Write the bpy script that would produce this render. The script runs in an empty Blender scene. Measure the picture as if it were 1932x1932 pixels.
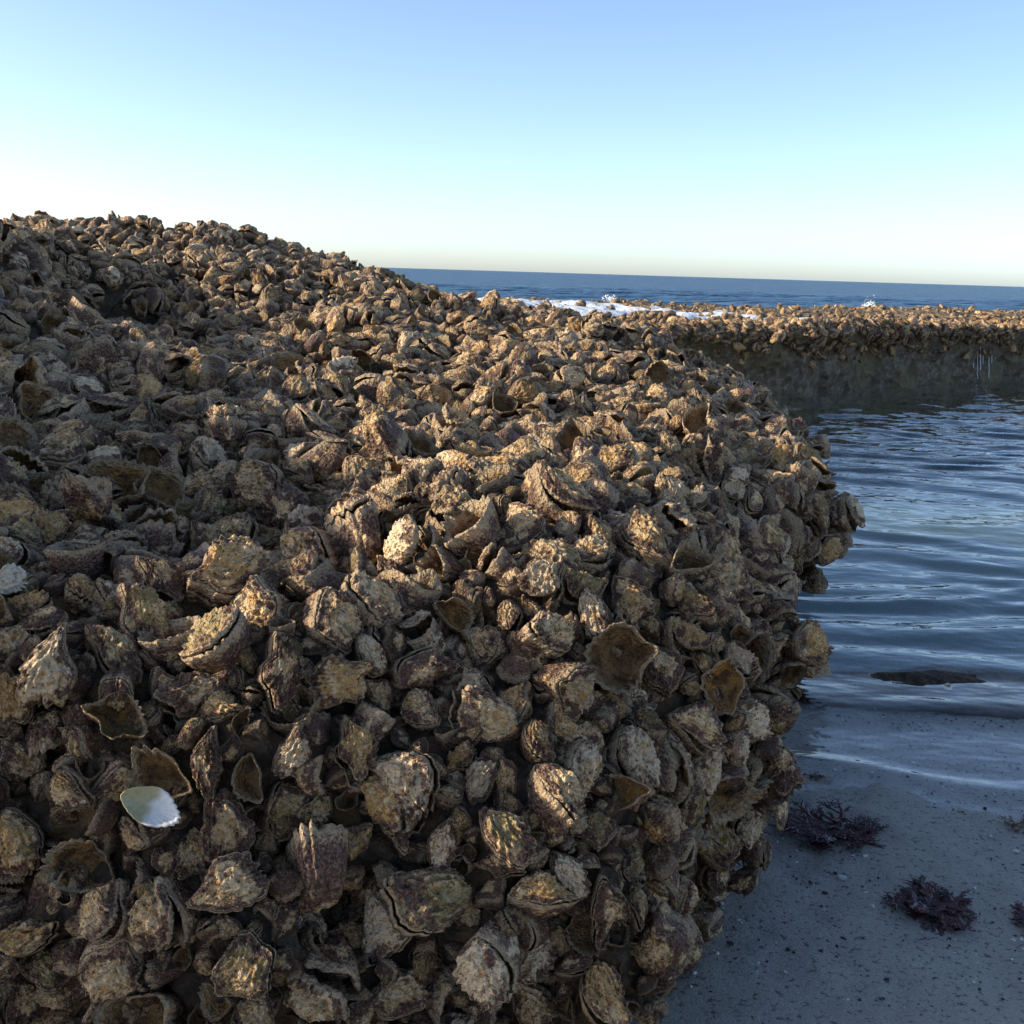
import bpy, math, random, time
import numpy as np
from mathutils import Vector, Matrix
from mathutils.bvhtree import BVHTree
T0 = time.time()
S = bpy.context.scene
COL = S.collection
R_ = math.radians

# ------------------------------------------------------------------ camera
F = 2071.0                      # focal length in units of the 1932 px wide view of the photograph
CAM = np.array([0.0, 0.0, 0.80])
PITCH, ROLL = R_(12.36), R_(1.73)
fw = np.array([0, math.cos(PITCH), -math.sin(PITCH)])
up0 = np.array([0, math.sin(PITCH), math.cos(PITCH)])
rt0 = np.array([1.0, 0, 0])
rt = rt0 * math.cos(ROLL) + up0 * math.sin(ROLL)
up = -rt0 * math.sin(ROLL) + up0 * math.cos(ROLL)
cam = bpy.data.objects.new('camera', bpy.data.cameras.new('camera'))
COL.objects.link(cam); S.camera = cam
cam.data.lens = 36 * F / 1932; cam.data.sensor_width = 36
cam.data.clip_start = 0.02; cam.data.clip_end = 60000
cam.matrix_world = Matrix(((rt[0], up[0], -fw[0], CAM[0]), (rt[1], up[1], -fw[1], CAM[1]),
                           (rt[2], up[2], -fw[2], CAM[2]), (0, 0, 0, 1)))
def ray(px, py):
    d = fw + rt * ((px - 966) / F) + up * ((966 - py) / F)
    return d
def on_z(px, py, z):
    d = ray(px, py); return CAM + d * ((z - CAM[2]) / d[2])
def project(P):
    d = P - CAM; zf = d @ fw
    return 966 + F * (d @ rt) / zf, 966 - F * (d @ up) / zf, zf

# ------------------------------------------------------------------ sky, sun, exposure
SUN_AZ, SUN_EL = R_(-94), R_(21)       # azimuth from +Y (negative: to the left), elevation
W = bpy.data.worlds.new('World'); S.world = W; W.use_nodes = True
nt = W.node_tree; nt.nodes.clear()
sky = nt.nodes.new('ShaderNodeTexSky'); sky.sky_type = 'NISHITA'; sky.sun_disc = False
sky.sun_elevation = SUN_EL; sky.sun_rotation = SUN_AZ
sky.altitude = 0; sky.air_density = 0.6; sky.dust_density = 0.9; sky.ozone_density = 1.2
bg = nt.nodes.new('ShaderNodeBackground'); bg.inputs['Strength'].default_value = 0.122
wo = nt.nodes.new('ShaderNodeOutputWorld')
nt.links.new(sky.outputs[0], bg.inputs[0]); nt.links.new(bg.outputs[0], wo.inputs[0])
sun = bpy.data.objects.new('sun', bpy.data.lights.new('sun', 'SUN')); COL.objects.link(sun)
sun.data.energy = 3.0; sun.data.angle = R_(1.0); sun.data.color = (1.0, 0.86, 0.66)
sd = Vector((math.sin(SUN_AZ) * math.cos(SUN_EL), math.cos(SUN_AZ) * math.cos(SUN_EL), math.sin(SUN_EL)))
sun.rotation_euler = sd.to_track_quat('Z', 'Y').to_euler()
S.view_settings.view_transform = 'Standard'; S.view_settings.look = 'None'
S.view_settings.exposure = 1.27; S.view_settings.gamma = 1.0
S.cycles.max_bounces = 8; S.cycles.diffuse_bounces = 3; S.cycles.glossy_bounces = 3

# ------------------------------------------------------------------ numeric helpers
def _h(ix, iy, iz, seed):
    h = (ix * 374761393 + iy * 668265263 + iz * 2147483647 + seed * 1274126177) & 0xffffffff
    h = ((h ^ (h >> 13)) * 1274126177) & 0xffffffff
    h = ((h ^ (h >> 16)) * 2246822519) & 0xffffffff
    return ((h ^ (h >> 15)) & 0xffff) / 32767.5 - 1.0
def vnoise(P, scale, seed=0):
    Q = np.asarray(P, float) * scale
    i = np.floor(Q).astype(np.int64); f = Q - i; f = f * f * (3 - 2 * f)
    out = 0
    for a in (0, 1):
        wa = f[..., 0] if a else 1 - f[..., 0]
        for b in (0, 1):
            wb = f[..., 1] if b else 1 - f[..., 1]
            for c in (0, 1):
                wc = f[..., 2] if c else 1 - f[..., 2]
                out = out + wa * wb * wc * _h(i[..., 0] + a, i[..., 1] + b, i[..., 2] + c, seed)
    return out
def fbm(P, scale, octs=3, seed=0):
    return sum(vnoise(P, scale * 2 ** k, seed + k * 17) * 0.5 ** k for k in range(octs))
def v3(x, y, z=0.0):
    x, y = np.asarray(x, float), np.asarray(y, float)
    return np.stack([x, y, np.broadcast_to(z, x.shape)], -1)
def sstep(a, b, x):
    t = np.clip((x - a) / (b - a), 0, 1); return t * t * (3 - 2 * t)

def fast_mesh(name, V, T, attrs=None, smooth=True, quads=False):
    n = 4 if quads else 3
    me = bpy.data.meshes.new(name)
    V = np.ascontiguousarray(V, np.float32); T = np.ascontiguousarray(T, np.int32)
    me.vertices.add(len(V)); me.vertices.foreach_set('co', V.ravel())
    me.loops.add(T.size); me.loops.foreach_set('vertex_index', T.ravel())
    me.polygons.add(len(T)); me.polygons.foreach_set('loop_start', np.arange(0, T.size, n, dtype=np.int32))
    me.polygons.foreach_set('use_smooth', np.full(len(T), smooth))
    for k, a in (attrs or {}).items():
        a = np.ascontiguousarray(a, np.float32)
        if a.ndim == 2:
            at = me.attributes.new(k, 'FLOAT_VECTOR', 'POINT'); at.data.foreach_set('vector', a.ravel())
        else:
            at = me.attributes.new(k, 'FLOAT', 'POINT'); at.data.foreach_set('value', a)
    me.update(calc_edges=True); me.validate()
    return me
def link(name, data, mat=None, parent=None, **props):
    o = bpy.data.objects.new(name, data); COL.objects.link(o)
    if mat and data is not None and not data.materials: data.materials.append(mat)
    if parent: o.parent = parent
    for k, v in props.items(): o[k] = v
    return o
def grid_quads(nu, nv, wrap_u=False):
    u = np.arange(nu if wrap_u else nu - 1); v = np.arange(nv - 1)
    U, Vv = np.meshgrid(u, v, indexing='ij'); U2 = (U + 1) % nu
    return np.stack([U * nv + Vv, U2 * nv + Vv, U2 * nv + Vv + 1, U * nv + Vv + 1], -1).reshape(-1, 4)

# ------------------------------------------------------------------ material helpers
class NT:
    def __init__(s, name):
        s.m = bpy.data.materials.new(name); s.m.use_nodes = True; s.t = s.m.node_tree; s.t.nodes.clear()
        s.out = s.t.nodes.new('ShaderNodeOutputMaterial')
    def n(s, typ, ins=None, **kw):
        nd = s.t.nodes.new(typ)
        for k, v in kw.items(): setattr(nd, k, v)
        for k, v in (ins or {}).items(): s.set(nd.inputs[k], v)
        return nd
    def set(s, sock, v):
        if hasattr(v, 'is_output'): s.t.links.new(v, sock)
        else:
            if isinstance(v, tuple) and len(v) == 3 and sock.type == 'RGBA': v = v + (1,)
            sock.default_value = v
    def math(s, op, a, b=0.0, c=0.0, clamp=False):
        nd = s.n('ShaderNodeMath', operation=op, use_clamp=clamp)
        s.set(nd.inputs[0], a); s.set(nd.inputs[1], b); s.set(nd.inputs[2], c); return nd.outputs[0]
    def mix(s, f, a, b):
        nd = s.n('ShaderNodeMix', data_type='RGBA'); s.set(nd.inputs['Factor'], f); s.set(nd.inputs['A'], a); s.set(nd.inputs['B'], b)
        return nd.outputs['Result']
    def noise(s, vec, scale, detail=3, rough=0.55):
        return s.n('ShaderNodeTexNoise', {'Vector': vec, 'Scale': scale, 'Detail': detail, 'Roughness': rough}).outputs['Fac']
    def step(s, x, a, b):
        nd = s.n('ShaderNodeMapRange', {'Value': x, 'From Min': a, 'From Max': b}, interpolation_type='SMOOTHSTEP'); return nd.outputs[0]
    def vadd(s, a, b):
        nd = s.n('ShaderNodeVectorMath', operation='ADD'); s.set(nd.inputs[0], a); s.set(nd.inputs[1], b); return nd.outputs[0]
    def bump(s, h, strength, dist, normal=None):
        ins = {'Height': h, 'Strength': strength, 'Distance': dist}
        if normal is not None: ins['Normal'] = normal
        return s.n('ShaderNodeBump', ins).outputs[0]
    def done(s, surf): s.t.links.new(surf, s.out.inputs['Surface']); return s.m
    def pbr(s, **k):
        nd = s.n('ShaderNodeBsdfPrincipled')
        for a, v in k.items(): s.set(nd.inputs[a.replace('_', ' ')], v)
        return nd.outputs[0]

def shell_material(name, kind):
    """crusted oyster shell; tints come from the object ('OBJECT') or from the mesh ('GEOMETRY')"""
    m = NT(name)
    at = lambda nm, typ=kind: m.n('ShaderNodeAttribute', attribute_name=nm, attribute_type=typ)
    lc = at('lc', 'GEOMETRY').outputs['Vector']; rad = at('rad', 'GEOMETRY').outputs['Fac']; side = at('side', 'GEOMETRY').outputs['Fac']
    och, pale, dark, green = [at(k).outputs['Fac'] for k in ('tint_ochre', 'tint_pale', 'tint_dark', 'tint_green')]
    seed = at('seed').outputs['Fac']
    off = m.n('ShaderNodeCombineXYZ', {'X': m.math('MULTIPLY', seed, 37.0), 'Y': m.math('MULTIPLY', seed, 61.0), 'Z': m.math('MULTIPLY', seed, 83.0)}).outputs[0]
    v = m.vadd(lc, off)
    n1 = m.noise(v, 2.6, 2, .6); n2 = m.noise(v, 7.0, 3, .65); n3 = m.noise(v, 22.0, 2, .7); n4 = m.noise(m.vadd(v, (5, 3, 9)), 4.0, 3, .6)
    vor = m.n('ShaderNodeTexVoronoi', {'Vector': v, 'Scale': 13.0}, feature='F1').outputs['Distance']
    lam = at('lam', 'GEOMETRY').outputs['Fac']
    tone = m.math('FRACT', m.math('MULTIPLY', seed, 7.31))
    c = m.mix(m.step(n2, .32, .60), (.14, .076, .036), (.72, .475, .225))
    c = m.mix(m.math('MULTIPLY', m.step(n3, .45, .70), .8), c, (.80, .61, .34))
    c = m.mix(m.math('MULTIPLY', m.step(m.math('ADD', n1, m.math('MULTIPLY', pale, .25)), .55, .70), m.math('ADD', .3, m.math('MULTIPLY', pale, .45))), c, (.78, .62, .41))
    c = m.mix(m.math('MULTIPLY', m.step(m.math('ADD', n4, m.math('MULTIPLY', och, .20)), .57, .68), .7), c, (.50, .28, .085))
    c = m.mix(m.math('MULTIPLY', m.step(m.math('ADD', n1, m.math('MULTIPLY', green, .26)), .62, .78), .7), c, (.17, .14, .05))
    # growth bands: pale worn edge of each lamella, purple brown toward the margin
    c = m.mix(m.math('MULTIPLY', m.step(m.math('ADD', lam, m.math('MULTIPLY', m.math('SUBTRACT', n2, .5), .8)), .72, .95), .45), c, (.62, .53, .41))
    rb = m.math('ADD', m.math('ADD', rad, m.math('MULTIPLY', m.math('SUBTRACT', n4, .5), 1.7)), m.math('MULTIPLY', m.math('SUBTRACT', n3, .5), .5))
    pur = m.math('MULTIPLY', m.step(m.math('ADD', rb, m.math('MULTIPLY', dark, .45)), .76, .90), .93)
    c = m.mix(pur, c, m.mix(m.step(n3, .35, .75), (.044, .023, .018), (.27, .155, .118)))
    pits = m.math('MULTIPLY', m.step(m.math('ADD', vor, m.math('MULTIPLY', m.math('SUBTRACT', n1, .5), .7)), .26, .10), .8)
    c = m.mix(pits, c, (.05, .033, .024))
    ci = m.mix(m.step(n1, .38, .66), (.31, .20, .09), (.12, .066, .03))
    ci = m.mix(m.math('MULTIPLY', m.step(n4, .45, .62), och), ci, (.42, .22, .06))
    ci = m.mix(m.math('MULTIPLY', m.step(m.math('ADD', rad, m.math('MULTIPLY', m.math('SUBTRACT', n2, .5), .3)), .86, .97), .8), ci, (.50, .40, .26))
    c = m.mix(m.math('MULTIPLY', m.step(m.math('ADD', rad, m.math('MULTIPLY', m.math('SUBTRACT', n3, .5), .12)), .94, .99), .6), c, (.62, .46, .27))
    c = m.mix(side, c, ci)
    tv = m.n('ShaderNodeCombineColor', {0: m.math('ADD', .76, m.math('MULTIPLY', tone, .42)), 1: m.math('ADD', .75, m.math('MULTIPLY', tone, .43)), 2: m.math('ADD', .73, m.math('MULTIPLY', tone, .46))}).outputs[0]
    mm = m.n('ShaderNodeMix', data_type='RGBA', blend_type='MULTIPLY'); m.set(mm.inputs['Factor'], 1.0); m.set(mm.inputs['A'], c); m.set(mm.inputs['B'], tv); c = mm.outputs['Result']
    hgt = m.math('ADD', m.math('MULTIPLY', n2, .9), m.math('ADD', m.math('MULTIPLY', n3, .55), m.math('MULTIPLY', vor, .5)))
    nrm = m.bump(hgt, 1.0, .009)
    return m.done(m.pbr(Base_Color=c, Roughness=m.math('SUBTRACT', .85, m.math('MULTIPLY', pur, .33)), Normal=nrm, Specular_IOR_Level=.22))
M_SHELL_O = shell_material('oyster_shell', 'OBJECT')
M_SHELL_G = shell_material('oyster_shell_mass', 'GEOMETRY')

def rock_material(name, base, hi, turf, turf_amt, scale=1.0):
    m = NT(name); v = m.n('ShaderNodeTexCoord').outputs['Object']
    a = m.noise(v, 14 * scale, 5, .65); b = m.noise(v, 60 * scale, 4, .7); d = m.noise(v, 4 * scale, 3)
    c = m.mix(m.step(b, .4, .7), base, hi)
    c = m.mix(m.math('MULTIPLY', m.step(a, .45, .62), turf_amt), c, turf)
    vo = m.n('ShaderNodeTexVoronoi', {'Vector': v, 'Scale': 45 * scale}).outputs['Distance']
    h = m.math('ADD', m.math('MULTIPLY', a, 1.2), m.math('ADD', m.math('MULTIPLY', b, .5), m.math('MULTIPLY', vo, .6)))
    return m.done(m.pbr(Base_Color=c, Roughness=.85, Normal=m.bump(h, 1.0, .02 / scale), Specular_IOR_Level=.3))
M_ROCK = rock_material('boulder_rock', (.022, .016, .011), (.085, .060, .036), (.11, .068, .025), .7)
M_LEDGE = rock_material('ledge_rock', (.10, .075, .052), (.26, .205, .14), (.17, .135, .065), .7, .25)

m = NT('wet_sand'); v = m.n('ShaderNodeTexCoord').outputs['Object']
a = m.noise(v, 3.0, 4); b = m.noise(v, 120, 3, .7); g = m.noise(v, 420, 2)
c = m.mix(a, (.25, .235, .20), (.33, .31, .265)); c = m.mix(m.step(b, .45, .34), c, (.06, .057, .053)); c = m.mix(m.step(b, .66, .76), c, (.42, .42, .40))
c = m.mix(m.math('MULTIPLY', m.step(g, .55, .40), .35), c, (.08, .08, .078))
yy = m.n('ShaderNodeSeparateXYZ', {0: v}).outputs['Y']
dry = m.step(m.math('ADD', yy, m.math('MULTIPLY', m.noise(v, 1.5, 3), .8)), .55, .15)  # pale sand behind the camera, added to bounce warm light onto the boulder
c = m.mix(dry, c, m.mix(b, (.46, .38, .28), (.62, .54, .42)))
M_SAND = m.done(m.pbr(Base_Color=c, Roughness=m.math('ADD', .62, m.math('MULTIPLY', dry, .3)), Normal=m.bump(m.math('ADD', b, m.math('MULTIPLY', g, .6)), .6, .003), Specular_IOR_Level=.4))

def water_surface(m, bump_nodes, tint):
    nrm = bump_nodes
    fr = m.n('ShaderNodeFresnel', {'IOR': 1.333, 'Normal': nrm}).outputs[0]
    back = m.n('ShaderNodeNewGeometry').outputs['Backfacing']
    fr = m.math('MULTIPLY', fr, m.math('SUBTRACT', 1.0, back))
    tr = m.n('ShaderNodeBsdfTransparent', {'Color': tint}).outputs[0]
    gl = m.n('ShaderNodeBsdfGlossy', {'Color': (1, 1, 1), 'Roughness': .03, 'Normal': nrm}).outputs[0]
    return m.n('ShaderNodeMixShader', {0: fr, 1: tr, 2: gl}).outputs[0]
m = NT('pool_water'); v = m.n('ShaderNodeTexCoord').outputs['Object']
vm = m.n('ShaderNodeMapping', {'Vector': v, 'Scale': (.6, 1.0, 1.0)}).outputs[0]
nr = m.bump(m.noise(vm, 13, 2, .5), .3, .02)
sf = water_surface(m, nr, (.97, .985, 1.0))
va = m.n('ShaderNodeVolumeAbsorption', {'Color': (.24, .56, .62), 'Density': .32}).outputs[0]
m.t.links.new(va, m.out.inputs['Volume'])
M_POOL = m.done(sf)
m = NT('sea_water'); v = m.n('ShaderNodeTexCoord').outputs['Object']
vm = m.n('ShaderNodeMapping', {'Vector': v, 'Scale': (.45, 1.0, 1.0)}).outputs[0]
h = m.math('ADD', m.noise(vm, .35, 4, .6), m.math('MULTIPLY', m.noise(vm, 2.2, 3, .6), .25))
M_SEA = m.done(m.pbr(Base_Color=(.025, .085, .16), Roughness=.3, IOR=1.333, Normal=m.bump(h, 1.0, 2.5), Specular_IOR_Level=.28))
m = NT('sea_foam'); v = m.n('ShaderNodeTexCoord').outputs['Object']
M_FOAM = m.done(m.pbr(Base_Color=m.mix(m.noise(v, 6, 4), (.62, .68, .70), (.85, .87, .87)), Roughness=.5, Normal=m.bump(m.noise(v, 12, 4), .5, .05)))
m = NT('surf_film'); v = m.n('ShaderNodeTexCoord').outputs['Object']
M_FILM = m.done(m.pbr(Base_Color=m.mix(m.step(m.noise(v, 2.2, 4, .6), .4, .6), (.55, .62, .66), (.86, .88, .88)), Roughness=.35, Normal=m.bump(m.noise(v, 9, 4), .6, .06)))
def weed_material(name, a, b):
    m = NT(name); v = m.n('ShaderNodeTexCoord').outputs['Object']
    return m.done(m.pbr(Base_Color=m.mix(m.step(m.noise(v, 60, 3), .35, .65), a, b), Roughness=.45))
M_WEED = weed_material('maroon_seaweed', (.020, .007, .009), (.075, .024, .026))
M_WEED2 = weed_material('brown_seaweed', (.06, .03, .012), (.16, .085, .03))
m = NT('grit'); M_GRIT = m.done(m.pbr(Base_Color=m.mix(m.step(m.n('ShaderNodeAttribute', attribute_name='tone').outputs['Fac'], .4, .9), (.02, .02, .022), (.5, .5, .47)), Roughness=.7))

# ------------------------------------------------------------------ ground and water
def sand_z(x, y):
    x, y = np.asarray(x, float), np.asarray(y, float)
    q = y + .10 * np.sin(x * 1.7) - .02 * x          # distance toward the sea
    z = .055 - .062 * (q - .8) - .05 * sstep(1.9, 2.6, q) - .50 * sstep(2.2, 3.1, q) + .22 * sstep(3.4, 5.5, q) - 2.5 * sstep(12, 40, q)
    z = np.where(q < .8, .055 - .03 * (q - .8) + .10 * np.clip(-.2 - q, 0, 25), np.maximum(z, -4 + 0 * z))  # unseen beach rises behind the camera, added as more sunlit bounce surface
    return z
def axis(*seg):
    return np.unique(np.concatenate([np.linspace(a, b, n) for a, b, n in seg]))
gx = axis((-30000, -60, 5), (-60, -6, 12), (-6, 0, 30), (0, 2.6, 180), (2.6, 8, 40), (8, 60, 12), (60, 30000, 5))
gy = axis((-60, 0, 10), (0, .8, 20), (.8, 3.2, 200), (3.2, 10, 60), (10, 60, 20), (60, 30000, 5))
X, Y = np.meshgrid(gx, gy, indexing='ij')
P = v3(X, Y)
Z = sand_z(X, Y) + .006 * fbm(P, 5, 3, 4) + .0022 * fbm(P, 38, 2, 9)
sand = link('sand', fast_mesh('sand', np.stack([X, Y, Z], -1).reshape(-1, 3), grid_quads(len(gx), len(gy)), quads=True), M_SAND, kind='structure', label='grey wet speckled sand sloping under the water')

def wave_z(x, y):
    P = v3(x, y); wx = x + .30 * fbm(P, 1.0, 2, 3); wy = y + .26 * fbm(v3(x * .7, y), .9, 3, 5)
    amp = .22 + .58 * sstep(1.75, 2.7, y)
    w = .0045 * np.sin(wy * 21 + wx * 1.3) + .0050 * np.sin(wy * 14.5 - wx * 2.6 + 1) + .0024 * np.sin(wy * 33 + wx * 5 + 2)
    w = w + .0012 * np.sin(wy * 47 - wx * 9) + .009 * fbm(v3(wx * .55, wy), 4.5, 3, 21)
    far = sstep(3.2, 6, y)
    w = w * (1 - .4 * far) + far * .015 * fbm(v3(x * .6, y), 7, 2, 31)
    # a small swell folding onto the sand
    yc = 1.93 + .07 * np.sin(x * 3.1 + .4) + .05 * np.sin(x * 7 + 1)
    d = y - yc
    w = w * amp + .018 * np.exp(-(d / np.where(d < 0, .045, .12)) ** 2) * (.6 + .4 * np.sin(x * 4 + 2))
    y2 = 1.70 + .05 * np.sin(x * 5.3) + .02 * np.sin(x * 14)
    w = w + .006 * np.exp(-((y - y2) / .03) ** 2)
    return w
wx_ = axis((-26, -6, 12), (-6, .1, 40), (.1, 3.2, 150), (3.2, 6, 90), (6, 26, 40))
wy_ = axis((.9, 1.5, 10), (1.5, 3.2, 150), (3.2, 6.0, 150), (6, 11, 130), (11, 19, 30))
X, Y = np.meshgrid(wx_, wy_, indexing='ij'); Z = wave_z(X, Y)
V = np.stack([X, Y, Z], -1).reshape(-1, 3); nu, nv = len(wx_), len(wy_)
Vb = V.copy(); Vb[:, 2] = -4.5
idx = np.arange(nu * nv).reshape(nu, nv); N = nu * nv
top = grid_quads(nu, nv); bot = np.array([[N + idx[0, 0], N + idx[0, -1], N + idx[-1, -1], N + idx[-1, 0]]])
def skirt(line): return np.stack([line[:-1], line[1:], line[1:] + N, line[:-1] + N], -1)
sk = np.concatenate([skirt(idx[:, 0])[:, ::-1], skirt(idx[:, -1]), skirt(idx[0, :]), skirt(idx[-1, :])[:, ::-1]])
# one closed body: tops, skirts and a floor fan
edge_loop = np.concatenate([idx[:, 0], idx[-1, 1:], idx[:-1, -1][::-1], idx[0, 1:-1][::-1]])
Vc = np.array([[0, 5, -4.5]]); ci = 2 * N
fan = np.stack([np.full(len(edge_loop), ci), np.roll(edge_loop, -1) + N, edge_loop + N, edge_loop + N], -1)[:, [0, 1, 2]]
tri = np.concatenate([top[:, [0, 1, 2]], top[:, [0, 2, 3]], sk[:, [0, 2, 1]], sk[:, [0, 3, 2]], fan])
use = np.zeros(2 * N + 1, bool); use[tri.ravel()] = True; remap = np.cumsum(use) - 1
me = fast_mesh('water', np.concatenate([V, Vb, Vc])[use], remap[tri])
import bmesh
bm = bmesh.new(); bm.from_mesh(me); bmesh.ops.recalc_face_normals(bm, faces=bm.faces); bm.to_mesh(me); bm.free()
link('water', me, M_POOL, kind='structure', label='rippled blue water of the tidal channel')

sx = np.concatenate([-np.geomspace(30000, 12, 26), np.linspace(-10, 40, 60), np.geomspace(45, 30000, 24)])
sy = np.concatenate([np.linspace(10, 60, 180), np.geomspace(62, 30000, 60)])
X, Y = np.meshgrid(sx, sy, indexing='ij'); P = v3(X * .5, Y)
fade = 1 - sstep(50, 120, Y)
Z = -.02 + fade * (.10 * fbm(P, .45, 3, 8) + .04 * fbm(P, 1.8, 2, 2))
link('sea', fast_mesh('sea', np.stack([X, Y, Z], -1).reshape(-1, 3), grid_quads(len(sx), len(sy)), quads=True), M_SEA, kind='structure', label='open blue sea reaching the horizon')

# ------------------------------------------------------------------ the boulder
OUT = np.array([(-3.6, .30, .2, .5), (-1.7, .55, .18, .45), (-1.1, .74, .17, .42), (-.6, .84, .17, .42), (-.05, .86, .17, .42), (.12, .92, .17, .40), (.19, 1.06, .18, .40),  # first points bulge the unseen left end forward, added to block the sun
                (.225, 1.28, .20, .42), (.34, 1.60, .24, .42), (.465, 1.9, .28, .42), (.615, 2.3, .28, .42), (.77, 2.9, .28, .42), (.88, 3.5, .28, .42), (.92, 4.3, .28, .45),
                (.62, 5.1, .28, .6), (.1, 5.7, .28, .6), (-.9, 6.1, .3, .6), (-2.6, 6.3, .3, .6), (-4.2, 5.6, .3, .6), (-4.9, 3.5, .3, .6), (-4.6, 1.6, .3, .6)])
CEN = np.array([-1.3, 3.0])
HP = np.array([(0, 1.3, .50), (-.6, 1.3, .50), (0, 2.2, .545), (0, 3.5, .62), (.4, 3.2, .55), (.6, 2.6, .47), (.3, 1.8, .50), (.5, 3.8, .60), (.3, 4.7, .62), (-.49, 4.6, .80),
               (-1.0, 4.64, .945), (-1.66, 4.65, 1.0), (-2.1, 4.66, 1.02), (-1.04, 3.0, .57), (-.9, 2.63, .655), (-1.3, 3.35, .78), (-.6, 3.3, .67), (-.5, 2.3, .57), (-.8, 1.7, .57), (-1.35, 1.8, .90), (-1.9, 2.2, 1.06), (-2.6, 3.0, 1.25), (-1.75, 2.9, .98),
               (-3.5, 4.5, 1.2), (-2.7, 3.6, 1.15), (-3.3, 3.6, 1.3), (-1.9, 4.05, .86), (-1.6, 3.7, .80), (-2.15, 4.4, .93), (-.5, 5.5, .65), (-2.5, 5.6, .82), (-.4, .95, .5), (-1.3, 1.25, .88), (-2.2, 1.3, 1.05), (-1.8, .85, .92), (-2.8, .8, 1.1), (-3.4, 1.6, 1.1), (.7, 3.5, .47), (-.3, 1.7, .52), (.45, 4.4, .62)])  # unseen hump on the far left is invented, raised to shade the top
HP[:, 2] -= np.where(HP[:, 0] < -1.25, .0, 1.0) * (.02 + .03 * sstep(1.5, 2.5, HP[:, 1]) + .04 * sstep(3.2, 4.5, HP[:, 1])) + np.where((HP[:, 0] < -1.25) & (HP[:, 1] > 4.6) & (HP[:, 0] > -2.2), .09 + .05 * (HP[:, 0] < -1.9), 0)
def tps_fit(P, z, lam=1e-3):
    n = len(P); d = np.linalg.norm(P[:, None] - P[None], axis=-1); K = np.where(d > 0, d * d * np.log(d + 1e-9), 0) + lam * np.eye(n)
    A = np.zeros((n + 3, n + 3)); Q = np.c_[np.ones(n), P]; A[:n, :n] = K; A[:n, n:] = Q; A[n:, :n] = Q.T
    return np.linalg.solve(A, np.r_[z, 0, 0, 0])
WT = tps_fit(HP[:, :2], HP[:, 2])
def top_h(x, y):
    p = np.stack([x, y], -1); d = np.linalg.norm(p[..., None, :] - HP[:, :2], axis=-1)
    return (np.where(d > 0, d * d * np.log(d + 1e-9), 0) @ WT[:-3]) + WT[-3] + WT[-2] * x + WT[-1] * y
ang = np.arctan2(OUT[:, 1] - CEN[1], OUT[:, 0] - CEN[0]); o = np.argsort(ang); OUT, ang = OUT[o], ang[o]
# denser angles toward the visible front right
tt = np.linspace(0, 1, 560, endpoint=False)
angp = np.r_[ang, ang[0] + 2 * np.pi]; wseg = np.linalg.norm(np.diff(np.r_[OUT, OUT[:1]][:, :2], axis=0), axis=1)
vis = np.where((OUT[:, 0] > -1.8) & (OUT[:, 1] < 4.4), 4.0, 1.0)
cum = np.r_[0, np.cumsum(wseg * vis)]; TH = np.interp(tt * cum[-1], cum, angp)
def cyc(col):
    a3 = np.r_[ang - 2 * np.pi, ang, ang + 2 * np.pi]; c3 = np.r_[col, col, col]
    th = np.linspace(ang[0] - .5, ang[0] + 2 * np.pi + .5, 2400); y = np.interp(th, a3, c3); k = np.hanning(31); k /= k.sum()
    y = np.convolve(y, k, 'same'); return np.interp(TH, th, y)
OX, OY, OZ, OW = [cyc(OUT[:, k]) for k in range(4)]
# profile: top centre -> rim -> undercut -> foot
nt_, nb = 150, 60
DIR = np.stack([OX - CEN[0], OY - CEN[1]], -1); LEN = np.linalg.norm(DIR, axis=1); DIR /= LEN[:, None]
rows = []
e_list = np.r_[np.geomspace(1, .002, nt_ - 1) - .002 * np.linspace(0, 1, nt_ - 1), 0.0]
for k in range(nt_):
    e = e_list[k] * LEN
    x = CEN[0] + DIR[:, 0] * (LEN - e); y = CEN[1] + DIR[:, 1] * (LEN - e)
    H = top_h(x, y); s = np.clip(1 - e / OW, 0, 1)
    rows.append(np.stack([x, y, OZ + (H - OZ) * (1 - s ** 2.3) ** (1 / 2.3)], -1))
for k in range(1, nb + 1):
    q = k / nb; z = OZ * (1 - q) + (-.75) * q
    d = np.clip((OZ - z) / (OZ + .05), 0, 1.2); ins = (.01 + .29 * sstep(1.2, 1.65, OY)) * d ** 1.4
    rows.append(np.stack([OX - DIR[:, 0] * ins, OY - DIR[:, 1] * ins, z], -1))
RK = np.stack(rows, 1)                                   # (theta, profile, 3)
def vnormals(G, wrap=True):
    if wrap: du = np.roll(G, -1, 0) - np.roll(G, 1, 0)
    else: du = np.gradient(G, axis=0)
    dv = np.gradient(G, axis=1); n = np.cross(du, dv); l = np.linalg.norm(n, axis=-1, keepdims=True)
    return n / np.maximum(l, 1e-12)
n0 = vnormals(RK)
if (n0[:, 60, 2].mean() < 0): n0 = -n0
face = np.clip(1 - np.abs(n0[..., 2]), 0, 1)[..., None]
RK = RK + n0 * (.065 * fbm(RK, 3.2, 2, 41) + .045 * fbm(RK, 8.5, 2, 7) + .014 * fbm(RK, 24, 2, 13))[..., None] * (.65 + .5 * face)
# a waist in the seaward wall
wall = sstep(.25, .4, RK[..., 0]) * np.exp(-((RK[..., 1] - 1.78) / .16) ** 2) * sstep(.36, .16, RK[..., 2])
RK[..., 0] -= .07 * wall
n0 = vnormals(RK)
if (n0[:, 60, 2].mean() < 0): n0 = -n0
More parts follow.
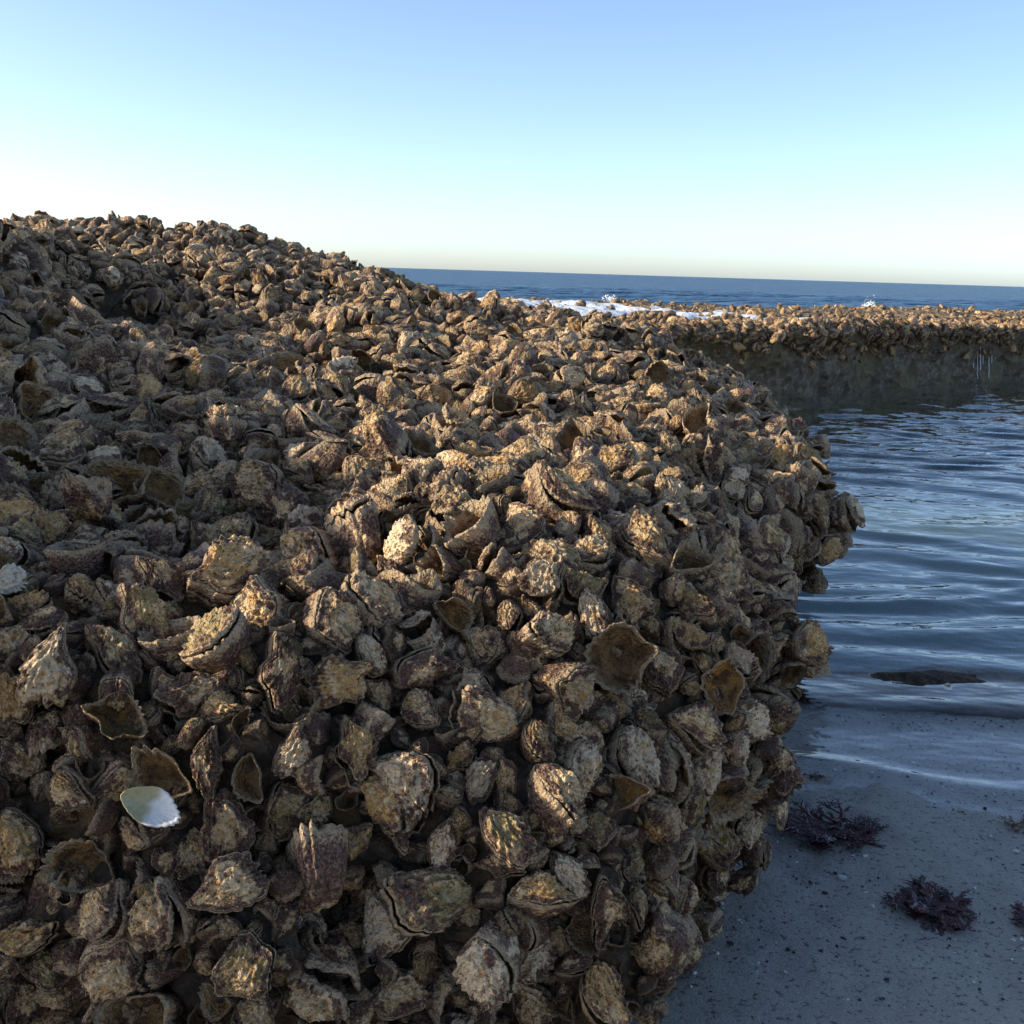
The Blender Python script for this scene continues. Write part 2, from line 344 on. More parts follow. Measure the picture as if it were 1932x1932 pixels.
# hollows between the clusters
def pre_hit(px, py):
    d = RK - CAM; zf = d @ fw; X = 966 + F * (d @ rt) / zf; Y = 966 - F * (d @ up) / zf
    fr = (n0 * (CAM - RK)).sum(-1) > 0
    c = np.where((np.hypot(X - px, Y - py) < 14) & (zf > 0) & fr, zf, 99); k = np.unravel_index(c.argmin(), c.shape); return RK[k] if c[k] < 90 else None
PITS = []
for (px, py, wpx, dep) in ((695, 1080, 120, .07), (860, 1205, 110, .07), (100, 1390, 130, .07), (480, 1500, 130, .08), (655, 1720, 120, .09), (560, 1590, 120, .05), (1000, 850, 120, .05),
                      (1190, 1300, 80, .05), (160, 1160, 80, .05), (420, 1180, 80, .05), (1160, 870, 130, .05), (230, 1440, 90, .05), (60, 1640, 120, .07), (300, 1640, 120, .06), (880, 1700, 90, .06),
                      (560, 1340, 80, .05), (1200, 1640, 110, .06), (340, 585, 150, .10), (200, 555, 200, .10), (620, 830, 90, .05), (420, 700, 100, .05), (860, 850, 90, .05), (730, 700, 70, .05), (1110, 1760, 140, .07)):
    p = pre_hit(px, py)
    if p is None: continue
    w = wpx * ((p - CAM) @ fw) / F * .5; PITS.append((p, w))
    d2 = ((RK - p) ** 2).sum(-1); RK = RK - n0 * (dep * np.exp(-d2 / (w * w * .8)))[..., None]
n0 = vnormals(RK)
if (n0[:, 60, 2].mean() < 0): n0 = -n0
rq = grid_quads(len(TH), nt_ + nb, wrap_u=True)
rock_me = fast_mesh('oyster_boulder', RK.reshape(-1, 3), rq, quads=True)
bm = bmesh.new(); bm.from_mesh(rock_me); bmesh.ops.remove_doubles(bm, verts=bm.verts, dist=1e-5); bmesh.ops.recalc_face_normals(bm, faces=bm.faces); bm.to_mesh(rock_me); bm.free()
rock = link('oyster_boulder', rock_me, M_ROCK, label='big dark undercut boulder crusted all over with oysters', category='boulder')
RV = np.array([v.co[:] for v in rock_me.vertices]); RT = [p.vertices[:] for p in rock_me.polygons]
BVH = BVHTree.FromPolygons([Vector(v) for v in RV], RT)
print('rock', time.time() - T0)

# ------------------------------------------------------------------ oyster shells
def outline(rng, n):
    th = np.linspace(0, 2 * np.pi, n, endpoint=False)
    a, b = rng.uniform(.47, .57), rng.uniform(.29, .45)
    k = int(rng.integers(15, 26)) if n > 60 else int(rng.integers(7, 11)); ph = rng.uniform(0, 6.28)
    base = 1 + sum(rng.normal(0, .05) * np.cos(j * th + rng.uniform(0, 6.28)) for j in (2, 3, 4, 5))
    nar = 1 - .45 * np.clip(-np.cos(th), 0, 1) ** 1.5                 # narrow hinge
    lip = .25 + .75 * sstep(-.7, .2, np.cos(th)); wob = th + .16 * np.sin(2 * th + ph) + .08 * np.sin(5 * th + ph)
    tri = 2 / np.pi * np.arcsin(np.sin(k * wob)); cren = lip * tri * (.6 + .4 * np.sin(3 * th + ph))
    r = base * (1 + rng.uniform(.07, .12) * cren + .012 * rng.normal(0, 1, n))
    x, y = a * r * np.cos(th), b * r * np.sin(th) * nar
    return th, np.stack([x, y + rng.normal(0, .25) * x * x], -1), cren
def disc_shell(rng, nr, n, zfun, zin, thick, n_in, cr, th, cren, cen):
    V, rad, side = [], [], []
    V.append(np.array([[cen[0], cen[1], zfun(np.array([0.0]), th[:1], np.array([0.0]))[0]]])); rad.append([0.0]); side.append([0.0])
    rs = np.linspace(0, 1, nr + 1)[1:] ** .85
    def ring(r, z, s):
        xy = cen * (1 - r) + cr * r; V.append(np.c_[xy, z]); rad.append(np.full(n, r)); side.append(np.full(n, s))
    for r in rs: ring(r, zfun(np.full(n, r), th, cren), 0.0)
    for r in np.linspace(1, 0, n_in + 1)[:-1]:
        ring(r * .97, zin(np.full(n, r), th, cren), 1.0)
    V.append(np.array([[cen[0], cen[1], zin(np.array([0.0]), th[:1], np.array([0.0]))[0]]])); rad.append([0.0]); side.append([1.0])
    V = np.concatenate(V); m = nr + n_in
    i = np.arange(n); j = (i + 1) % n; T = [np.stack([np.zeros(n, int), 1 + i, 1 + j], -1)]
    for k in range(m - 1):
        a, b = 1 + k * n, 1 + (k + 1) * n
        T += [np.stack([a + i, b + i, b + j], -1), np.stack([a + i, b + j, a + j], -1)]
    a = 1 + (m - 1) * n; last = len(V) - 1; T.append(np.stack([a + i, np.full(n, last), a + j], -1))
    return V, np.concatenate(T), np.concatenate(rad), np.concatenate(side)
def make_valves(seed, nr, n):
    """upper and lower valve of one oyster about 1 unit long, hinge at -x, lip at +x, plane of the lips z = 0"""
    rng = np.random.default_rng(seed)
    th, cr, cren = outline(rng, n)
    cen = np.array([rng.uniform(-.20, -.02), rng.uniform(-.06, .06)])
    h = rng.uniform(.14, .27); nl = rng.uniform(2.2, 4.2); la = rng.uniform(.055, .095); ph = rng.uniform(0, 6.28); ce = rng.uniform(.035, .07)
    s1 = int(rng.integers(1, 9999)); kj = int(rng.integers(7, 13)); tw = rng.normal(0, .10); dom = rng.uniform(1.5, 2.6)
    def rough(r, t):
        p = v3(r * np.cos(t) * .5 + seed, r * np.sin(t) * .5, .3); q = vnoise(p, 6, s1 + 3)
        return .045 * fbm(p, 4, 2, s1) + .05 * (.5 - np.abs(q)) + .035 * vnoise(p, 15, s1)
    def lam(r, t):
        jag = .5 * np.abs(np.sin(kj * t * .5 + ph)) + .3 * np.sin(2 * t + ph) + .2 * np.sin(5 * t)
        g = r * (nl + jag * .6); return g - np.floor(g)
    def lidz(r, t, c):
        return h * (1 - r ** dom) + la * (lam(r, t) - .5) * sstep(.12, .4, r) + rough(r, t) + ce * c * r ** 2.2 + tw * r * r * np.cos(2 * t + ph) + .03
    def lidin(r, t, c): return h * (1 - r ** dom) * .75 - .035 + ce * c * r ** 2.2 + tw * r * r * np.cos(2 * t + ph)
    lid = disc_shell(rng, nr, n, lidz, lidin, .05, 3 if nr > 8 else 1, cr, th, cren, cen) 
    dep = rng.uniform(.50, .80); p2 = rng.uniform(4.0, 6.0)
    def cupz(r, t, c):
        g = r * 6 + .4 * np.sin(3 * t + ph) + .5 * np.abs(np.sin(kj * t * .5)); saw = g - np.floor(g)
        return -dep * (1 - r ** p2) + .05 * (saw - .5) * sstep(.4, .6, r) + rough(r, t + 3) + ce * c * r ** 2.2 + tw * r * r * np.cos(2 * t + ph) - .03
    def cupin(r, t, c): return -dep * .80 * (1 - r ** 3.8) + ce * c * r ** 2.2 + tw * r * r * np.cos(2 * t + ph) + .012 + .03 * np.sin(4 * t + ph) * r * (1 - r)
    cup = disc_shell(rng, nr, n, cupz, cupin, .05, max(3, nr // 2), cr * 1.04, th, cren, cen)
    lid = lid + (lam(lid[2], np.tile(0, len(lid[2])) + np.arctan2(lid[0][:, 1], lid[0][:, 0])),)
    cup = cup + (np.full(len(cup[2]), .5),)
    # (the cup's first surface is its outside, seen from below)
    V, T, r, s, l = cup; cup = (V, T[:, ::-1], .30 + r * .70, s, l)  # raised radius paints cups muddy brown, darkening the gaps as shade would
    return lid, cup
NP = 16
PROTO = {}
for lod, (nr, n) in {0: (22, 96), 1: (8, 28), 2: (4, 14), 3: (3, 9)}.items():
    PROTO[lod] = [make_valves(100 + s, nr, n) for s in range(NP)]
def drop_inner(part):
    V, T, r, s, l = part; keep = (s[T] < .5).any(axis=1); T = T[keep]; use = np.zeros(len(V), bool); use[T.ravel()] = True
    rm = np.cumsum(use) - 1; return V[use], rm[T], r[use], s[use], l[use]
# closed oysters of the mass never show their inside
CLOSED = {lod: [tuple(drop_inner(p) for p in pr) for pr in PROTO[lod]] for lod in (1, 2, 3)}
def valve_mesh(name, part):
    V, T, r, s, l = part; return fast_mesh(name, V, T, {'lc': V, 'rad': r, 'side': s, 'lam': l})
LID_ME = [valve_mesh('upper_valve', p[0]) for p in PROTO[0]]
CUP_ME = [valve_mesh('lower_valve', p[1]) for p in PROTO[0]]
for me in LID_ME + CUP_ME: me.materials.append(M_SHELL_O)
print('protos', time.time() - T0)

LOOKS = {  # ochre, pale, dark, green
    'tan': (.35, .35, .15, .2), 'ochre': (1.0, .3, .0, .1), 'pale': (.15, 1.0, .0, .0), 'purple': (.1, .35, .7, .0), 'olive': (.35, .1, .2, 1.0), 'ledge': (1.0, .0, .45, .8)}
LOOK_TXT = {'tan': 'tan grey', 'ochre': 'ochre stained', 'pale': 'pale worn', 'purple': 'purple brown', 'olive': 'olive brown'}
rng = np.random.default_rng(11)
class Oy: pass
OYS = []
def frame(z, xhint):
    z = z / np.linalg.norm(z); x = xhint - z * (xhint @ z); l = np.linalg.norm(x)
    x = x / l if l > 1e-6 else np.cross(z, [0, 0, 1.0]); x /= np.linalg.norm(x)
    return np.stack([x, np.cross(z, x), z], 1)          # columns are the local axes
def rotm(axis, a): return np.array(Matrix.Rotation(a, 3, Vector(axis)))
def add_oy(p, nrm, R, size, look, form, proto=None, hero=False, sink=.17):
    o = Oy(); o.p = p + nrm * size * sink; o.s = p; o.n = nrm; o.R = R; o.size = size; o.look = look; o.form = form
    o.proto = int(rng.integers(NP)) if proto is None else proto; o.hero = hero; o.gape = rng.uniform(.03, .25) if rng.random() < .75 else rng.uniform(.3, .6)
    o.sq = (rng.uniform(.92, 1.08), rng.uniform(.85, 1.15), rng.uniform(.75, 1.1)); o.seed = rng.random()
    OYS.append(o); return o
def hit(px, py):
    d = ray(px, py); d = d / np.linalg.norm(d)
    loc, n, i, dist = BVH.ray_cast(Vector(CAM), Vector(d))
    if loc is None: return None
    n = np.array(n); n = n if n @ d < 0 else -n
    return np.array(loc), n, dist
# oysters that can be told apart in the photograph: centre, length, direction of the lip (degrees, 0 right, 90 up), look, form
HERO = [(147, 1140, 95, -60, 'ochre', 'c'), (273, 1175, 130, -40, 'olive', 'c'), (113, 1277, 150, -105, 'pale', 'c'), (205, 1250, 120, -60, 'tan', 'c'),
 (41, 1311, 115, -80, 'ochre', 'c'), (225, 1366, 130, -20, 'ochre', 'e'), (24, 1230, 100, -120, 'tan', 'c'), (380, 1328, 150, -150, 'purple', 'c'), (513, 1277, 135, -95, 'purple', 'c'),
 (495, 1175, 120, -60, 'tan', 'c'), (615, 1200, 145, -80, 'tan', 'c'), (625, 1300, 150, -160, 'ochre', 'c'), (547, 1424, 105, -110, 'pale', 'c'), (325, 1455, 130, 150, 'olive', 'e'),
 (410, 1430, 120, -90, 'purple', 'c'), (154, 1492, 110, -50, 'tan', 'c'), (44, 1434, 105, 170, 'tan', 'c'), (431, 1544, 150, -80, 'purple', 'c'), (191, 1602, 140, 160, 'ochre', 'e'),
 (58, 1568, 135, -70, 'ochre', 'c'), (530, 1585, 120, 100, 'olive', 'e'), (615, 1585, 105, 30, 'olive', 'e'), (682, 1247, 92, -75, 'pale', 'c'), (785, 1268, 115, 20, 'purple', 'g'),
 (884, 1326, 115, -70, 'pale', 'c'), (928, 1234, 120, -30, 'tan', 'c'), (976, 1350, 92, -100, 'ochre', 'c'), (1038, 1377, 92, -60, 'ochre', 'c'), (1140, 1350, 75, -80, 'ochre', 'c'),
 (788, 1367, 115, -60, 'tan', 'c'), (651, 1418, 120, -90, 'ochre', 'c'), (785, 1463, 155, -35, 'pale', 'c'), (887, 1487, 90, 80, 'pale', 'c'), (959, 1480, 78, -90, 'tan', 'c'),
 (1079, 1463, 140, -120, 'pale', 'c'), (720, 1511, 125, -30, 'ochre', 'c'), (737, 1560, 105, -70, 'purple', 'c'), (833, 1572, 110, -100, 'pale', 'c'), (942, 1572, 145, -60, 'olive', 'c'),
 (1062, 1555, 95, -30, 'pale', 'c'), (1126, 1572, 85, -80, 'olive', 'c'), (730, 1637, 70, -60, 'pale', 'c'), (1062, 1647, 105, -60, 'pale', 'c'), (1140, 1685, 130, -95, 'purple', 'c'),
 (805, 1692, 180, -160, 'olive', 'c'), (737, 1753, 140, -70, 'pale', 'c'), (908, 1787, 150, -80, 'pale', 'c'), (983, 1780, 125, -100, 'pale', 'c'), (593, 1692, 110, -90, 'purple', 'c'),
 (942, 1634, 90, -10, 'purple', 'c'), (64, 1751, 135, 10, 'ochre', 'c'), (236, 1791, 155, -95, 'tan', 'c'), (336, 1710, 135, -75, 'tan', 'c'), (451, 1684, 140, 30, 'tan', 'c'),
 (320, 1868, 230, 10, 'olive', 'e'), (35, 1858, 115, -80, 'purple', 'c'), (121, 1831, 105, 30, 'tan', 'g'), (457, 1812, 145, 40, 'olive', 'c'), (462, 1890, 105, -100, 'tan', 'c'),
 (1304, 1444, 115, -110, 'pale', 'c'), (1242, 1420, 100, -90, 'pale', 'c'), (1327, 1576, 125, -40, 'olive', 'c'), (1370, 1245, 95, -60, 'pale', 'c'), (1327, 1315, 115, 90, 'ochre', 'e'),
 (1409, 1311, 105, -70, 'tan', 'c'), (1460, 1311, 75, -90, 'tan', 'c'), (1355, 1700, 85, -90, 'olive', 'c'), (1440, 1450, 110, -80, 'purple', 'g'), (1234, 1268, 105, -70, 'purple', 'c'),
 (701, 811, 75, 80, 'tan', 'c'), (985, 765, 85, 20, 'ochre', 'c'), (1231, 743, 75, 80, 'tan', 'e'), (1299, 828, 85, 70, 'tan', 'e'), (913, 606, 50, 60, 'pale', 'c'),
 (865, 999, 115, -110, 'tan', 'c'), (786, 1050, 105, -60, 'purple', 'c'), (711, 931, 135, -40, 'tan', 'c'), (927, 920, 110, -30, 'tan', 'c'), (1063, 958, 85, 60, 'pale', 'c'),
 (1258, 955, 95, -70, 'pale', 'c'), (978, 1013, 105, -60, 'tan', 'c'), (190, 958, 165, -15, 'ochre', 'e'), (383, 941, 110, 10, 'tan', 'c'), (547, 985, 140, 120, 'purple', 'c'),
 (263, 890, 70, -80, 'tan', 'e'), (246, 842, 95, 30, 'tan', 'c'), (492, 924, 115, -40, 'tan', 'c'), (1130, 1060, 110, -80, 'tan', 'c'), (1180, 1150, 110, -70, 'tan', 'c'),
 (1040, 1090, 120, -40, 'tan', 'c'), (760, 1130, 120, 100, 'purple', 'c'), (860, 1160, 110, -50, 'ochre', 'e'), (1100, 1180, 110, -80, 'pale', 'c'), (1340, 1060, 110, -90, 'tan', 'c'),
 (1300, 1160, 90, -60, 'olive', 'c'), (600, 1060, 130, -40, 'tan', 'c'), (300, 1310, 90, -60, 'tan', 'c')]
SPECIAL = [(280, 1544, 112, -25, 'white_valve'), (24, 1123, 66, 10, 'white_lump')]
tocam = lambda p: (CAM - p) / np.linalg.norm(CAM - p)
HEROPTS = []
for (px, py, ln, a, look, form) in HERO:
    h = hit(px, py)
    if h is None: print('hero missed', px, py); continue
    p, n, d = h; size = min(ln * (p - CAM) @ fw / F, .095) * .86
    a = R_(a); lipdir = rt * math.cos(a) + up * math.sin(a)
    z = .62 * n + .50 * tocam(p) + rng.normal(0, .26, 3)
    if form == 'e': z = z + .25 * tocam(p)
    o_ = add_oy(p, n, frame(z, lipdir), size, look, form, hero=True, sink=.58 if form == 'e' else .36); HEROPTS.append((p, size))
SPEC = []
for (px, py, ln, a, kind) in SPECIAL:
    p, n, d = hit(px, py); size = ln * (p - CAM) @ fw / F; a = R_(a)
    SPEC.append((p, n, size, frame(.5 * n + .75 * tocam(p), rt * math.cos(a) + up * math.sin(a)), kind)); HEROPTS.append((p, size * 1.5))
print('hero', time.time() - T0)

# fill: dart throwing over the visible and nearby skin of the boulder
G = RK; A_, B_ = np.meshgrid(np.arange(len(TH)), np.arange(nt_ + nb - 1), indexing='ij')
q0, q1, q2, q3 = G[A_, B_], G[(A_ + 1) % len(TH), B_], G[(A_ + 1) % len(TH), B_ + 1], G[A_, B_ + 1]
area = np.linalg.norm(np.cross(q2 - q0, q3 - q1), axis=-1) * .5
cenq = (q0 + q1 + q2 + q3) / 4
px, py, zf = project(cenq.reshape(-1, 3)); px, py, zf = [k.reshape(area.shape) for k in (px, py, zf)]
ok = (zf > .3) & (px > -420) & (px < 2100) & (py > 200) & (py < 2350)
nn = n0[A_, B_]; vd = CAM - cenq; vd /= np.linalg.norm(vd, axis=-1, keepdims=True)
ok &= ((nn * vd).sum(-1) > -.35) & (cenq[..., 2] > .02)
prob = (area * ok).ravel(); tot = prob.sum(); print('oyster area', tot)
NC = int(tot * 8500); pick = rng.choice(len(prob), NC, p=prob / tot)
ia, ib = A_.ravel()[pick], B_.ravel()[pick]; u, v = rng.random(NC)[:, None], rng.random(NC)[:, None]
pts = q0.reshape(-1, 3)[pick] * (1 - u) * (1 - v) + q1.reshape(-1, 3)[pick] * u * (1 - v) + q2.reshape(-1, 3)[pick] * u * v + q3.reshape(-1, 3)[pick] * (1 - u) * v
pn = n0[ia, ib]
sizes = np.clip(rng.lognormal(math.log(.046), .23, NC), .022, .078)
# the low landward toe carries brown turf and few oysters
bare = sstep(.16 + .09 * sstep(-.05, .15, pts[:, 0]), .08 + .07 * sstep(-.05, .15, pts[:, 0]), pts[:, 2] + .03 * vnoise(pts, 9, 55)); TOE = (pts[bare > .5], pn[bare > .5]); keep = rng.random(NC) > bare * .93
pts, pn, sizes = pts[keep], pn[keep], sizes[keep]
HOLE = vnoise(pts, 13, 77) + .5 * vnoise(pts, 27, 78) + .25 * vnoise(pts, 4, 79)
for q, w in PITS: HOLE[((pts - q) ** 2).sum(1) < (w * .66) ** 2] = -9
order = np.argsort(-sizes + rng.normal(0, .012, len(sizes)))
cell = .05; gridh = {}
def near(p, r):
    k = np.floor(p / cell).astype(int)
    for i in (-1, 0, 1):
        for j in (-1, 0, 1):
            for l in (-1, 0, 1):
                for (q, rq_) in gridh.get((k[0] + i, k[1] + j, k[2] + l), ()):
                    dx = p - q
                    if dx[0] * dx[0] + dx[1] * dx[1] + dx[2] * dx[2] < (min(r + rq_, .05)) ** 2: return True
    return False
def put(p, r): gridh.setdefault(tuple(np.floor(p / cell).astype(int)), []).append((p, r))
for p, s in HEROPTS: put(p, s * .36)
for i in order:
    p, s = pts[i], sizes[i]
    if HOLE[i] < -.70 or near(p, s * .385): continue
    n = pn[i]
    put(p, s * .385)
    z = n + rng.normal(0, .52, 3) + np.array([0, 0, .10])
    side_w = 1 - abs(n[2])
    hint = rng.normal(0, 1, 3) + side_w * np.array([0, 0, -1.3])
    L = rng.choice(['tan', 'ochre', 'pale', 'purple', 'olive'], p=[.46, .11, .13, .19, .11])
    fm = rng.choice(['c', 'g', 'e'], p=[.52, .25, .23])
    add_oy(p, n, frame(z, hint), s, str(L), str(fm), sink=rng.uniform(.42, .64) if fm == 'e' else rng.uniform(.16, .52))
# broken and young shells packed into the gaps of the near skin
sm = np.where((np.linalg.norm(pts - CAM, axis=1) < 2.1) & (HOLE > -5))[0]; sm = sm[:16000]; grid2 = {}; c2 = .016
for o in OYS:
    for t in (-.28, 0, .28):
        q = o.s + o.R[:, 0] * o.size * t; grid2.setdefault(tuple(np.floor(q / c2).astype(int)), []).append((q, o.size * .22))
def near2(p, r):
    k = np.floor(p / c2).astype(int)
    for i in (-1, 0, 1):
        for j in (-1, 0, 1):
            for l in (-1, 0, 1):
                for (q, rq_) in grid2.get((k[0] + i, k[1] + j, k[2] + l), ()):
                    if ((p - q) ** 2).sum() < min(r + rq_, .016) ** 2: return True
    return False
NB = len(OYS)
for i in sm:
    p = pts[i]; sz = rng.uniform(.018, .034)
    if near2(p, sz * .3): continue
    grid2.setdefault(tuple(np.floor(p / c2).astype(int)), []).append((p, sz * .3))
    add_oy(p, pn[i], frame(pn[i] + rng.normal(0, .7, 3), rng.normal(0, 1, 3)), sz, str(rng.choice(['tan', 'purple', 'purple', 'olive'])), str(rng.choice(['c', 'e'], p=[.8, .2])), sink=rng.uniform(.15, .5))  # mostly dark looks: the shade of the gaps is put into their colour
print('small', len(OYS) - NB)
print('oysters', len(OYS), time.time() - T0)

# pick the 300 that show largest
for o in OYS:
    x, y, z = project(o.p); d = CAM - o.p; o.dist = np.linalg.norm(d); o.px = o.size * F / z; o.rank = 0
    if -20 < x < 1952 and -20 < y < 1952 and (d @ o.n) > -.1 * o.dist:
        q = o.p + o.n * o.size * .4 ; dd = (q - CAM); L = np.linalg.norm(dd)
        h = BVH.ray_cast(Vector(CAM), Vector(dd / L), L - .01)
        if h[0] is None: o.rank = o.px * (.45 + .55 * abs(d @ o.n) / o.dist) + (1000 if o.hero else 0)
OYS.sort(key=lambda o: -o.rank)
IND, MASS = OYS[:300], OYS[300:]
def region(o):
    x, y, z = o.s
    for (p, n, size, Rm, kind) in SPEC:
        if np.linalg.norm(o.s - p) < .095: return 'beside the loose white shell' if kind == 'white_valve' else 'beside the bleached cream shell'
    if o.n[0] > .55 and x > .2: return "on the boulder's seaward flank" if z > .2 else "low on the boulder's flank"
    if o.n[2] < .45: return "on the boulder's front" if z > .2 else "under the boulder's front"
    if y < 1.25: return "on the boulder's front brow"
    return "on the boulder's top" if y < 1.6 else 'far back on boulder top'
FORM_TXT = {'c': 'closed oyster', 'g': 'gaping oyster', 'e': 'empty oyster cup'}
def label_of(o):
    sz = 'large' if o.size > .062 else ('small' if o.size < .046 else 'middling')
    V = PROTO[2][o.proto][0][0]; asp = np.ptp(V[:, 0]) * o.sq[0] / (np.ptp(V[:, 1]) * o.sq[1])
    shp = 'narrow' if asp > 1.45 else ('round' if asp < 1.15 else 'oval')
    k = o.R[:, 2] @ o.n; pos = 'lying flat' if k > .88 else ('steeply tilted' if k < .68 else 'tilted')
    l = o.R[:, 0]; lip = 'lip up' if l[2] > .45 else 'lip down' if l[2] < -.45 else 'lip seaward' if l[0] > .2 else 'lip landward' if l[0] < -.2 else 'lip sideways'
    return f"{sz} {LOOK_TXT[o.look]} {FORM_TXT[o.form]}, {shp}, {pos}, {lip}, {region(o)}"
def put_props(ob, o):
    a = LOOKS[o.look]
    for k, vv in zip(('tint_ochre', 'tint_pale', 'tint_dark', 'tint_green'), a): ob[k] = float(vv)
    ob['seed'] = float(o.seed)
def gape_of(o): return o.gape * 1.6 if o.form == 'c' else (.75 + o.gape)
for o in IND:
    M4 = Matrix([list(o.R[r] * o.size * np.array(o.sq)) + [float(o.p[r])] for r in range(3)] + [[0, 0, 0, 1]])
    lab = label_of(o)
    if o.form == 'e':
        r = link('oyster', CUP_ME[o.proto], None); r.matrix_world = M4; put_props(r, o)
    else:
        r = link('oyster', None); r.empty_display_size = .3; r.matrix_world = M4
        a = link('upper_valve', LID_ME[o.proto], None, r); put_props(a, o)
        b = link('lower_valve', CUP_ME[o.proto], None, r); put_props(b, o)
        g = gape_of(o) * .35                                      # hinge at -x
        a.matrix_local = Matrix.Translation((-.45, 0, 0)) @ Matrix.Rotation(-g, 4, 'Y') @ Matrix.Translation((.45, 0, 0))
    r['label'] = lab; r['category'] = 'oyster'; r['group'] = lab
def build_mass(items, lodfun, name):
    Vs, Ts, AT, off = [], [], {k: [] for k in ('rad', 'side', 'lam', 'tint_ochre', 'tint_pale', 'tint_dark', 'tint_green', 'seed')}, 0; LC = []
    for o in items:
        lod = lodfun(o); src = PROTO[lod][o.proto] if o.form != 'c' else CLOSED[lod][o.proto]
        parts = [src[1]] if o.form == 'e' else list(src)
        for k, (V, T, r, s, l) in enumerate(parts):
            W_ = V
            if k == 0 and o.form != 'e':
                g = gape_of(o) * .35; W_ = V + np.array([.45, 0, 0]); W_ = W_ @ rotm((0, 1, 0), -g).T - np.array([.45, 0, 0])
            Vs.append((W_ * (o.size * np.array(o.sq))) @ o.R.T + o.p); Ts.append(T + off); off += len(V); LC.append(V)
            AT['rad'].append(r); AT['side'].append(s); AT['lam'].append(l); n = len(V)
            for kk, vv in zip(('tint_ochre', 'tint_pale', 'tint_dark', 'tint_green'), LOOKS[o.look]): AT[kk].append(np.full(n, vv))
            AT['seed'].append(np.full(n, o.seed))
    at = {k: np.concatenate(a) for k, a in AT.items()}; at['lc'] = np.concatenate(LC)
    T = np.concatenate(Ts); print(name, len(items), 'tris', len(T))
    return fast_mesh(name, np.concatenate(Vs), T, at)
link('oyster_bed', build_mass(MASS, lambda o: (1 if o.px > 34 else 2 if o.px > 17 else 3) if o.rank > 0 else 3, 'oyster_bed'), M_SHELL_G, kind='stuff',
     label='dense crust of smaller oysters covering the rest of the boulder', category='oyster bed')
print('mass', time.time() - T0)

# brown algal turf on the damp toe of the boulder
tp, tn = TOE; NB_ = min(len(tp), 9000); Vs = []; r6 = np.random.default_rng(21)
for p, n in zip(tp[:NB_], tn[:NB_]):
    d = n + r6.normal(0, .6, 3) + np.array([0, 0, -.5]); d /= np.linalg.norm(d); w = np.cross(d, r6.normal(0, 1, 3)); w *= .0016 / np.linalg.norm(w); L = r6.uniform(.006, .020); b2 = d + r6.normal(0, .4, 3)
    Vs.append([p - n * .002 - w, p - n * .002 + w, p + d * L * .5 + w, p + d * L * .5 - w, p + d * L * .5 + b2 * L * .5])
if Vs:
    Vs = np.array(Vs); k = np.arange(len(Vs))[:, None] * 5; Tt = np.concatenate([k + np.array([[0, 1, 2]]), k + np.array([[0, 2, 3]]), k + np.array([[3, 2, 4]])])
    m = NT('algal_turf'); vv_ = m.n('ShaderNodeTexCoord').outputs['Object']
    M_TURF = m.done(m.pbr(Base_Color=m.mix(m.step(m.noise(vv_, 25, 3), .35, .65), (.045, .026, .010), (.20, .125, .04)), Roughness=.7))
    link('algal_turf', fast_mesh('algal_turf', Vs.reshape(-1, 3), Tt), M_TURF, kind='stuff', label='short brown algal turf on the damp foot of the boulder', category='algae')
# the loose white valve and the smooth white lump
m = NT('white_nacre'); lc = m.n('ShaderNodeAttribute', attribute_name='lc').outputs['Vector']
sxx = m.n('ShaderNodeSeparateXYZ', {0: lc}).outputs['X']
f = m.step(m.math('ADD', sxx, m.math('MULTIPLY', m.noise(lc, 4, 3), .22)), .06, .24)
M_NACRE = m.done(m.pbr(Base_Color=m.mix(f, m.mix(m.noise(lc, 14, 3), (.24, .22, .10), (.44, .40, .24)), m.mix(m.noise(lc, 9, 3), (.56, .53, .46), (.78, .77, .73))), Roughness=.4, Normal=m.bump(m.noise(lc, 11, 3), .35, .004)))
m = NT('white_lime'); v = m.n('ShaderNodeTexCoord').outputs['Object']
M_LIME = m.done(m.pbr(Base_Color=m.mix(m.noise(v, 9, 4), (.44, .38, .27), (.64, .57, .44)), Roughness=.7, Normal=m.bump(m.noise(v, 8, 4), .5, .01)))
